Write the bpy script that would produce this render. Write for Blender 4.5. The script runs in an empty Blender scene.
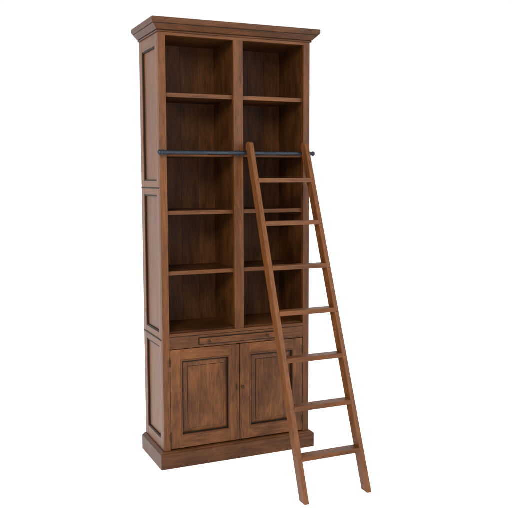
import bpy, bmesh, math, random
from mathutils import Vector, Matrix
random.seed(7)
scene = bpy.context.scene
coll = scene.collection
W, D, H = 0.8845, 0.362, 2.40

# ---------------------------------------------------------------- materials
def wood(name, axis, dark, mid, light, rough=0.36, mottle=0.5, spec=0.24):
    m = bpy.data.materials.new(name); m.use_nodes = True
    nt = m.node_tree; N = nt.nodes; L = nt.links
    b = N["Principled BSDF"]
    tc = N.new("ShaderNodeTexCoord")
    at = N.new("ShaderNodeAttribute"); at.attribute_name = "board"
    oi = N.new("ShaderNodeObjectInfo")
    add = N.new("ShaderNodeMath"); add.operation = 'ADD'
    mul = N.new("ShaderNodeMath"); mul.operation = 'MULTIPLY'; mul.inputs[1].default_value = 37.0
    L.new(at.outputs["Fac"], add.inputs[0]); L.new(oi.outputs["Random"], add.inputs[1]); L.new(add.outputs[0], mul.inputs[0])
    def mapped(along, across):
        mp = N.new("ShaderNodeMapping")
        s = [across]*3; s['xyz'.index(axis)] = along
        mp.inputs["Scale"].default_value = s
        L.new(tc.outputs["Object"], mp.inputs["Vector"]); return mp
    def noise(mp, detail, rough_, dist=0.0):
        n = N.new("ShaderNodeTexNoise"); n.noise_dimensions = '4D'
        n.inputs["Scale"].default_value = 1.0
        n.inputs["Detail"].default_value = detail; n.inputs["Roughness"].default_value = rough_
        n.inputs["Distortion"].default_value = dist
        L.new(mp.outputs[0], n.inputs["Vector"]); L.new(mul.outputs[0], n.inputs["W"]); return n
    figure = noise(mapped(3.2, 30), 6, 0.68, 1.1)
    fine = noise(mapped(14, 260), 3, 0.7)
    pores = noise(mapped(22, 420), 2, 0.6)
    cloud = noise(mapped(5, 9), 4, 0.6, 0.5)
    def mathn(op, a, bb):
        n = N.new("ShaderNodeMath"); n.operation = op
        for i, v in enumerate((a, bb)):
            if isinstance(v, (int, float)): n.inputs[i].default_value = v
            else: L.new(v, n.inputs[i])
        return n.outputs[0]
    f = mathn('ADD', mathn('MULTIPLY', figure.outputs[0], 0.75-mottle*0.4), mathn('MULTIPLY', cloud.outputs[0], mottle*0.55))
    f = mathn('ADD', f, mathn('MULTIPLY', fine.outputs[0], 0.25))
    bv = mathn('MULTIPLY', mathn('SUBTRACT', at.outputs["Fac"], 0.5), 0.10)
    f = mathn('ADD', f, bv)
    r = N.new("ShaderNodeValToRGB"); L.new(f, r.inputs[0])
    e = r.color_ramp.elements
    e[0].position = 0.33; e[0].color = (*dark, 1)
    e[1].position = 0.67; e[1].color = (*light, 1)
    q = r.color_ramp.elements.new(0.49); q.color = (*mid, 1)
    pr = N.new("ShaderNodeMapRange"); pr.inputs[1].default_value = 0.34; pr.inputs[2].default_value = 0.46; pr.inputs[3].default_value = 0.6; pr.inputs[4].default_value = 1.0
    L.new(pores.outputs[0], pr.inputs[0])
    mx = N.new("ShaderNodeMix"); mx.data_type = 'RGBA'; mx.blend_type = 'MULTIPLY'; mx.inputs[0].default_value = 1.0
    L.new(r.outputs[0], mx.inputs[6]); L.new(pr.outputs[0], mx.inputs[7])
    L.new(mx.outputs[2], b.inputs["Base Color"])
    rr = N.new("ShaderNodeMapRange"); rr.inputs[3].default_value = rough-0.07; rr.inputs[4].default_value = rough+0.14
    L.new(cloud.outputs[0], rr.inputs[0]); L.new(rr.outputs[0], b.inputs["Roughness"])
    bp = N.new("ShaderNodeBump"); bp.inputs["Strength"].default_value = 0.25; bp.inputs["Distance"].default_value = 0.0015
    L.new(f, bp.inputs["Height"]); L.new(bp.outputs[0], b.inputs["Normal"])
    b.inputs["Specular IOR Level"].default_value = spec
    return m

def plain(name, col, rough, metal=0.0, var=0.25, scale=60):
    m = bpy.data.materials.new(name); m.use_nodes = True
    nt = m.node_tree; N = nt.nodes; L = nt.links; b = N["Principled BSDF"]
    tc = N.new("ShaderNodeTexCoord"); n = N.new("ShaderNodeTexNoise"); n.inputs["Scale"].default_value = scale; n.inputs["Detail"].default_value = 4
    L.new(tc.outputs["Object"], n.inputs["Vector"])
    r = N.new("ShaderNodeValToRGB"); L.new(n.outputs[0], r.inputs[0])
    r.color_ramp.elements[0].position = 0.3; r.color_ramp.elements[1].position = 0.7
    r.color_ramp.elements[0].color = (*[c*(1-var) for c in col], 1); r.color_ramp.elements[1].color = (*[min(1, c*(1+var)) for c in col], 1)
    L.new(r.outputs[0], b.inputs["Base Color"])
    b.inputs["Roughness"].default_value = rough; b.inputs["Metallic"].default_value = metal
    b.inputs["Specular IOR Level"].default_value = 0.25
    return m

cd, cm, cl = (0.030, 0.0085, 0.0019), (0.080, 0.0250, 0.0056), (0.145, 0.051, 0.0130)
def triple(tag, d, m_, l, **k):
    return {a: wood("%s_wood_%s" % (tag, a), a, d, m_, l, **k) for a in 'xyz'}
sc = lambda c, s: tuple(v*s for v in c)
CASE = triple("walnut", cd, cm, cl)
CROWN = triple("crown", sc(cd, .8), sc(cm, .78), sc(cl, .8))
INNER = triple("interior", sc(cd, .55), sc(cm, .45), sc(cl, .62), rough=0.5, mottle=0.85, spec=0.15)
DOOR = triple("door", sc(cd, .65), sc(cm, .88), sc(cl, 1.15), mottle=0.9, rough=0.34)
SIDE_LIT = triple("flank_lit", sc(cd, 1.8), sc(cm, 1.5), sc(cl, 1.25), rough=0.34, spec=0.35)  # case wood brightened: light falling on the left side, put into its colour
LAD = triple("ladder", (0.046, 0.0140, 0.0036), (0.104, 0.034, 0.0086), (0.168, 0.061, 0.017), rough=0.38)
GLAZE = plain("dark_glaze_wood", (0.007, 0.003, 0.0015), 0.55)
STEEL = plain("blued_steel", (0.036, 0.043, 0.055), 0.36, 0.85, 0.3, 90)
BRASS = plain("aged_brass", (0.05, 0.034, 0.018), 0.4, 0.85)

# ---------------------------------------------------------------- builders
class Part:
    def __init__(self):
        self.bm = bmesh.new(); self.lay = self.bm.faces.layers.float.new("board"); self.mats = []
    def mi(self, m):
        if m not in self.mats: self.mats.append(m)
        return self.mats.index(m)
    def _finish(self, verts, m, bevel, rnd=None):
        verts = list(verts)
        faces = set(f for v in verts for f in v.link_faces)
        i = self.mi(m); r = random.random() if rnd is None else rnd
        for f in faces: f.material_index = i; f[self.lay] = r
        if bevel > 0:
            edges = list(set(e for v in verts for e in v.link_edges if len(e.link_faces) == 2 and e.calc_face_angle(0) > 0.4))
            res = bmesh.ops.bevel(self.bm, geom=edges, offset=bevel, segments=2, profile=0.5, affect='EDGES', clamp_overlap=True)
            for f in res['faces']: f.material_index = i; f[self.lay] = r
        return self
    def box(self, x0, x1, y0, y1, z0, z1, m, bevel=0.0018):
        c = [(x0,y0,z0),(x1,y0,z0),(x1,y1,z0),(x0,y1,z0),(x0,y0,z1),(x1,y0,z1),(x1,y1,z1),(x0,y1,z1)]
        return self.hexa(c, m, bevel)
    def hexa(self, c, m, bevel=0.0018):
        v = [self.bm.verts.new(p) for p in c]
        for q in ((3,2,1,0),(4,5,6,7),(0,1,5,4),(1,2,6,5),(2,3,7,6),(3,0,4,7)):
            self.bm.faces.new([v[i] for i in q])
        return self._finish(v, m, bevel)
    def loft(self, rings, m, closed_ring=True, caps=True):
        R = [[self.bm.verts.new(p) for p in r] for r in rings]
        n = len(R[0])
        for i in range(len(R)-1):
            for j in range(n if closed_ring else n-1):
                k = (j+1) % n
                self.bm.faces.new((R[i][j], R[i][k], R[i+1][k], R[i+1][j]))
        if caps:
            self.bm.faces.new(R[0][::-1]); self.bm.faces.new(R[-1])
        return self._finish([v for r in R for v in r], m, 0)
    def tube(self, path, r, m, seg=16):
        rings = []
        P = [Vector(p) for p in path]
        ref = None
        for i, p in enumerate(P):
            t = (P[min(i+1, len(P)-1)] - P[max(i-1, 0)]).normalized()
            if ref is None:
                ref = Vector((0,0,1)) if abs(t.z) < .9 else Vector((1,0,0))
            u = t.cross(ref).normalized(); w = u.cross(t).normalized(); ref = w
            rad = r[i] if isinstance(r, (list, tuple)) else r
            rings.append([p + (u*math.cos(a)+w*math.sin(a))*rad for a in [2*math.pi*k/seg for k in range(seg)]])
        return self.loft(rings, m)
    def make(self, name, parent, smooth=False, label=None):
        bm = self.bm
        bmesh.ops.recalc_face_normals(bm, faces=bm.faces)
        xs = [v.co for v in bm.verts]
        c = Vector(((min(v.x for v in xs)+max(v.x for v in xs))/2, (min(v.y for v in xs)+max(v.y for v in xs))/2, min(v.z for v in xs)))
        for v in bm.verts: v.co -= c
        me = bpy.data.meshes.new(name); bm.to_mesh(me); bm.free()
        for m in self.mats: me.materials.append(m)
        if smooth:
            for p in me.polygons: p.use_smooth = True
        ob = bpy.data.objects.new(name, me); coll.objects.link(ob)
        off = Vector((0,0,0)); pp = parent
        while pp is not None: off += pp.location; pp = pp.parent
        ob.location = c - off; ob.parent = parent
        if label: ob["label"] = label
        return ob

def empty(name, loc):
    e = bpy.data.objects.new(name, None); e.location = loc; coll.objects.link(e); e.empty_display_size = 0.1; return e

# ---------------------------------------------------------------- bookcase
case = empty("bookcase", (W/2, D/2, 0))
case["label"] = "tall narrow walnut bookcase with open shelves above panelled cupboard doors"
case["category"] = "bookcase"

def moulding(profile, mats, dark=()):
    p = Part()
    rings = []
    for o, z in profile:
        rings.append([(-o, D, z), (-o, -o, z), (W+o, -o, z), (W+o, D, z)])
    R = [[p.bm.verts.new(q) for q in r] for r in rings]
    sides = []; dk = []
    for i in range(len(R)-1):
        for j in range(4):
            k = (j+1) % 4
            fc = p.bm.faces.new((R[i][j], R[i][k], R[i+1][k], R[i+1][j]))
            if i in dark: dk.append(fc)
            elif j in (0, 2): sides.append(fc)
    p.bm.faces.new(R[0][::-1]); p.bm.faces.new(R[-1])
    p._finish([v for r in R for v in r], mats['x'], 0)
    iy = p.mi(mats['y'])
    for fc in sides: fc.material_index = iy; fc[p.lay] = 0.35
    ig = p.mi(GLAZE)
    for fc in dk: fc.material_index = ig
    return p
prof = [(0.0005, 2.332), (0.007, 2.332), (0.009, 2.336), (0.007, 2.340), (0.0065, 2.3425), (0.010, 2.3432)]
for k in range(7):
    a = k/6*math.pi/2
    prof.append((0.034-0.022*math.cos(a), 2.345+0.0224*(1-math.cos(a))))
prof += [(0.034, 2.3705), (0.038, 2.3710), (0.042, 2.376), (0.044, 2.382), (0.044, 2.395), (0.041, 2.400)]
moulding(prof, CROWN, dark=(3, 4, 12)).make("cornice", case)
prof = [(0.024, 0.0), (0.024, 0.080), (0.021, 0.084), (0.016, 0.086), (0.012, 0.091), (0.006, 0.094), (0.0005, 0.094)]
moulding(prof, CROWN).make("plinth", case)

def side(name, xo, sgn, mats):
    p = Part(); t = 0.022
    def bx(a, b, y0, y1, z0, z1, m, bev=0.0018):
        x0, x1 = xo+sgn*a, xo+sgn*b
        p.box(min(x0,x1), max(x0,x1), y0, y1, z0, z1, m, bev)
    z0, z1 = 0.0945, 2.3315
    ys = 0.048
    bx(0, t, 0.0235, ys+0.012, z0, z1, mats['z'])
    bx(0.001, t, 0.0222, 0.0233, z0, z1, GLAZE, 0)
    bx(0, t, D-0.052, D, z0, z1, mats['z'])
    rails = [(z0, 0.150), (0.668, 0.742), (1.488, 1.562), (2.268, z1)]
    for a, b in rails: bx(0.0006, t-0.0006, ys+0.012, D-0.052, a, b, mats['y'])
    for (a, b) in ((0.150, 0.668), (0.742, 1.488), (1.562, 2.268)):
        y0, y1 = ys+0.012, D-0.052
        bx(0.011, 0.017, y0-0.002, y1+0.002, a-0.002, b+0.002, mats['z'], 0)
        w = 0.008
        for (q0,q1,c0,c1) in ((y0,y0+w,a,b),(y1-w,y1,a,b),(y0+w,y1-w,a,a+w),(y0+w,y1-w,b-w,b)):
            bx(0.003, 0.0105, q0, q1, c0, c1, GLAZE, 0.0025)
    for zz in (0.705, 1.525):
        bx(-0.0022, 0.0005, 0.024, D-0.002, zz-0.0035, zz+0.0035, GLAZE, 0.0008)
    return p.make(name, case)
side("side_panel", 0.0, 1, SIDE_LIT)
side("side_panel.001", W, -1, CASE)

p = Part()
p.box(0, 0.039, 0, 0.022, 0.0945, 2.3315, CASE['z'], 0.003)
p.box(W-0.038, W, 0, 0.022, 0.0945, 2.3315, CASE['z'], 0.003)
p.box(0.421, 0.476, 0.0008, 0.0215, 0.7405, 2.3165, CASE['z'], 0.003)
p.box(0.039, W-0.038, 0.0012, 0.0215, 2.3165, 2.3315, CASE['x'], 0.002)
p.make("face_frame", case)
p = Part()
p.box(0.039, W-0.038, -0.004, 0.0225, 0.724, 0.740, CASE['x'], 0.005)
p.box(0.039, W-0.038, 0.0030, 0.0215, 0.7205, 0.7238, GLAZE, 0)
p.box(0.039, W-0.038, 0.0015, 0.0215, 0.655, 0.7200, DOOR['x'], 0.001)
p.make("frieze_rail", case)

p = Part()
n = 8
for k in range(n):
    xa = 0.022+(W-0.044)*k/n; xb = 0.022+(W-0.044)*(k+1)/n
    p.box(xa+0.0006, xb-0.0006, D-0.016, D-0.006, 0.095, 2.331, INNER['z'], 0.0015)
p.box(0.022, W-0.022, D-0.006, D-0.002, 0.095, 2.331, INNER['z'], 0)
p.make("back_panel", case)
p = Part(); p.box(0.437, 0.460, 0.0225, D-0.0165, 0.740, 2.331, INNER['z'])
p.make("divider", case)
p = Part()
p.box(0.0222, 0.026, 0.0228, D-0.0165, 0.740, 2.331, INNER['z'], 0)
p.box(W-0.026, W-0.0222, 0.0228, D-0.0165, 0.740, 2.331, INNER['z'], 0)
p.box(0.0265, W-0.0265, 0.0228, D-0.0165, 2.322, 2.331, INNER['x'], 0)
p.make("lining", case)
i = 0
for z in (2.014, 1.703, 1.392, 1.066):
    for (a, b) in ((0.0265, 0.4365), (0.4605, W-0.0265)):
        p = Part()
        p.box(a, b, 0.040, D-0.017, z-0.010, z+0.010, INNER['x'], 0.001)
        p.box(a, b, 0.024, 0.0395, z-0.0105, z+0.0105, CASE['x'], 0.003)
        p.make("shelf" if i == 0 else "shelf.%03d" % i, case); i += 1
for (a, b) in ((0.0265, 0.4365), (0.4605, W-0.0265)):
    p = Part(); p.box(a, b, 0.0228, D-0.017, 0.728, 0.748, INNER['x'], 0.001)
    p.make("shelf.%03d" % i, case); i += 1
p = Part(); p.box(0.0225, W-0.0225, 0.024, D-0.017, 0.095, 0.103, INNER['x'], 0)
p.make("cupboard_floor", case)

p = Part()
p.box(0.205, 0.672, -0.004, 0.0012, 0.667, 0.708, GLAZE, 0.001)
p.box(0.2085, 0.6685, -0.008, -0.0042, 0.6715, 0.7035, DOOR['x'], 0.0018)
slide = p.make("pull_out_slide", case)
def knob(name, x, y, z, r, parent):
    p = Part()
    prof = [(0.0, .55), (0.002, .55), (0.003, .35), (0.008, .35), (0.010, .8), (0.013, 1), (0.016, .95), (0.019, .6), (0.020, .15)]
    p.tube([(x, y-a*r/0.011, z) for a, _ in prof], [q*r for _, q in prof], BRASS, 18)
    return p.make(name, parent, smooth=True)
knob("knob", 0.262, -0.008, 0.6875, 0.008, slide)
knob("knob.001", 0.615, -0.008, 0.6875, 0.008, slide)

def door(name, x0, x1, z0, z1):
    p = Part(); s = 0.058; y0, y1 = 0.0005, 0.0200
    p.box(x0, x0+s, y0, y1, z0, z1, DOOR['z'], 0.003)
    p.box(x1-s, x1, y0, y1, z0, z1, DOOR['z'], 0.003)
    p.box(x0+s, x1-s, y0+0.0006, y1, z0, z0+s+0.008, DOOR['x'], 0.002)
    p.box(x0+s, x1-s, y0+0.0006, y1, z1-s, z1, DOOR['x'], 0.002)
    d = p.make(name, case)
    a0, a1, b0, b1 = x0+s, x1-s, z0+s+0.008, z1-s
    p = Part()
    def ring(i, y): return [(a0+i, y, b0+i), (a1-i, y, b0+i), (a1-i, y, b1-i), (a0+i, y, b1-i)]
    p.loft([ring(-0.001, 0.004), ring(0.001, -0.0025), ring(0.004, -0.004), ring(0.007, -0.0025), ring(0.009, 0.006)], CROWN['z'], caps=False)
    p.loft([ring(0.0088, 0.006), ring(0.0095, 0.0125), ring(0.0160, 0.0125)], GLAZE, caps=False)
    R = [[p.bm.verts.new(q) for q in ring(i, y)] for i, y in ((0.0157, 0.0124), (0.020, 0.0100), (0.038, 0.0040), (0.040, 0.0010))]
    dk = []
    for i in range(3):
        for j in range(4):
            k = (j+1) % 4; fc = p.bm.faces.new((R[i][j], R[i][k], R[i+1][k], R[i+1][j]))
            if i == 2: dk.append(fc)
    p.bm.faces.new(R[-1])
    p._finish([v for r in R for v in r], DOOR['z'], 0)
    for fc in dk: fc.material_index = p.mi(GLAZE)
    p.make("panel", d)
    return d
dl = door("door", 0.0415, 0.4450, 0.101, 0.651)
dr = door("door.001", 0.4490, 0.8435, 0.101, 0.651)
knob("knob.002", 0.462, 0.0, 0.405, 0.0085, dr)
p = Part()
p.box(0.4235, 0.4335, -0.0012, 0.0008, 0.388, 0.424, BRASS, 0.0008)
p.box(0.4272, 0.4298, -0.0018, -0.0010, 0.397, 0.411, GLAZE, 0)
p.make("escutcheon", dl)
for par, xh in ((dl, 0.0400), (dr, 0.8450)):
    for k, zh in enumerate((0.165, 0.585)):
        p = Part(); p.tube([(xh, -0.002, zh-0.024), (xh, -0.002, zh-0.022), (xh, -0.002, zh+0.022), (xh, -0.002, zh+0.024)], [0.002, 0.0038, 0.0038, 0.002], BRASS, 12)
        p.make("hinge", par, smooth=True)

RY, RZ = -0.036, 1.712
p = Part()
xs = [(-0.022, 0.003), (-0.020, 0.010), (-0.012, 0.014), (-0.004, 0.010), (-0.002, 0.0085)]
path = [(a, RY, RZ) for a, _ in xs]; rad = [b for _, b in xs]
x = 0.0; k = 0
while x < 0.875:
    path.append((x, RY, RZ)); rad.append(0.0122 if k % 2 == 0 else 0.0102); x += 0.0055; k += 1
for a, b in ((0.878, 0.0085), (0.880, 0.010), (0.888, 0.014), (0.896, 0.010), (0.898, 0.003)):
    path.append((a, RY, RZ)); rad.append(b)
p.tube(path, rad, STEEL, 16)
rail = p.make("ladder_rail", case, smooth=True)
for xb in (0.016, 0.448, 0.868):
    p = Part()
    p.tube([(xb, 0.0, RZ), (xb, -0.003, RZ), (xb, -0.005, RZ), (xb, RY, RZ)], [0.016, 0.016, 0.0075, 0.0075], STEEL, 18)
    p.make("bracket", rail, smooth=False)

# ---------------------------------------------------------------- ladder
FY, TY, TZ = -0.737, -0.074, 1.771
lad = empty("library_ladder", (0.66, FY, 0))
lad["label"] = "brown wooden ladder with seven flat steps leaning on bookcase rail"
lad["category"] = "ladder"
sl = (TY-FY)/TZ
dh = 0.056
fy = lambda z: FY+sl*z
def stile(name, xb, xt, th):
    p = Part()
    pl = [(fy(0), 0.0), (fy(0)+dh, 0.0), (fy(TZ-0.030)+dh, TZ-0.030), (fy(TZ-0.012)+dh-0.006, TZ-0.012), (fy(TZ)+0.034, TZ-0.002), (fy(TZ)+0.016, TZ+0.001), (fy(TZ-0.006), TZ-0.006)]
    a = []; b = []
    for y, z in pl:
        x = xb+(xt-xb)*z/TZ
        a.append(p.bm.verts.new((x, y, z))); b.append(p.bm.verts.new((x+th, y, z)))
    n = len(pl); p.bm.faces.new(a[::-1]); p.bm.faces.new(b)
    for i in range(n): p.bm.faces.new((a[i], a[(i+1) % n], b[(i+1) % n], b[i]))
    p._finish(a+b, LAD['z'], 0.0028)
    return p.make(name, lad)
TH = 0.024
LB, LT = 0.479, 0.479
RB, RT = 0.857, 0.838
stile("stile", LB, LT, TH)
stile("stile.001", RB-TH, RT-TH, TH)
for i in range(7):
    z = 1.564-0.2275*i
    xl = LB+(LT-LB)*z/TZ+TH-0.0005; xr = RB+(RT-RB)*z/TZ-TH+0.0005
    p = Part(); t = 0.0115
    y = fy(z)
    p.hexa([(xl, y-0.003, z-t), (xr, y-0.003, z-t), (xr, y+dh-0.004, z-t), (xl, y+dh-0.004, z-t),
            (xl, y-0.001, z+t), (xr, y-0.001, z+t), (xr, y+dh-0.002, z+t), (xl, y+dh-0.002, z+t)], LAD['x'], 0.003)
    p.make("step" if i == 0 else "step.%03d" % i, lad)
for k, xc in enumerate((LT+TH/2, RT-TH/2)):
    p = Part()
    r = 0.0155
    pts = [(xc, fy(RZ-0.05)+dh+0.002, RZ-0.05), (xc, fy(RZ-0.02)+dh+0.002, RZ-0.02)]
    for j in range(9):
        a = math.radians(180-20*j)
        pts.append((xc, RY+0.001+r*math.cos(a), RZ+0.004+r*math.sin(a)))
    p.tube(pts, 0.0035, STEEL, 10)
    p.make("hook", lad, smooth=True)

# ---------------------------------------------------------------- ground
g = bpy.data.materials.new("white_glow_floor"); g.use_nodes = True
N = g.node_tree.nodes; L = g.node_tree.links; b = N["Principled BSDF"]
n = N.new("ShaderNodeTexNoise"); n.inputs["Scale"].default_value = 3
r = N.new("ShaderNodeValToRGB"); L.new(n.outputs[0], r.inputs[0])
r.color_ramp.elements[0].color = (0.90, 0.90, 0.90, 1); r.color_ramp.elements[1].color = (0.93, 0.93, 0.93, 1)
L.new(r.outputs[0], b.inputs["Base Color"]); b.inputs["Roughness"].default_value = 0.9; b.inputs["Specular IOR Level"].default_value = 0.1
b.inputs["Emission Color"].default_value = (1, 1, 1, 1); b.inputs["Emission Strength"].default_value = 0.40  # added glow, no lamp: lifts the floor so contact shadows stay weak
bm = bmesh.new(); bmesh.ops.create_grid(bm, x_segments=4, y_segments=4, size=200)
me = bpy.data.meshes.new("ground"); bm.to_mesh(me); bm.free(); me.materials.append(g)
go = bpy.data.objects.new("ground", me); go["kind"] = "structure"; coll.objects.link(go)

# ---------------------------------------------------------------- light
w = bpy.data.worlds.new("World"); scene.world = w; w.use_nodes = True
w.node_tree.nodes["Background"].inputs[0].default_value = (1, 1, 1, 1)
w.node_tree.nodes["Background"].inputs[1].default_value = 1.0
def area(name, loc, tgt, size, power, col=(1,1,1)):
    l = bpy.data.lights.new(name, 'AREA'); l.size = size; l.energy = power; l.color = col
    o = bpy.data.objects.new(name, l); coll.objects.link(o); o.location = loc
    o.rotation_euler = (Vector(tgt)-Vector(loc)).to_track_quat('-Z', 'Y').to_euler(); return o
area("key_softbox", (-2.4, -3.8, 3.4), (0.4, 0, 1.1), 1.4, 180, (1, 0.98, 0.94))
area("fill_softbox", (2.6, -4.2, 2.4), (0.4, 0, 1.0), 2.0, 40)

# ---------------------------------------------------------------- camera
yaw, pitch, roll, f = 0.4149, -0.1009, -0.0035, 770.0
F = Vector((math.sin(yaw)*math.cos(pitch), math.cos(yaw)*math.cos(pitch), math.sin(pitch)))
R = Vector((math.cos(yaw), -math.sin(yaw), 0)); U = R.cross(F)
R2 = R*math.cos(roll)+U*math.sin(roll); U2 = -R*math.sin(roll)+U*math.cos(roll)
cam = bpy.data.cameras.new("camera"); co = bpy.data.objects.new("camera", cam); coll.objects.link(co)
cam.sensor_width = 36; cam.lens = f/512*36; cam.clip_end = 1000; cam.clip_start = 0.05
M = Matrix((R2, U2, -F)).transposed().to_4x4(); M.translation = Vector((-1.1801, -3.9261, 1.5774))
co.matrix_world = M
scene.camera = co
scene.view_settings.view_transform = 'Standard'; scene.view_settings.look = 'None'; scene.view_settings.exposure = 0
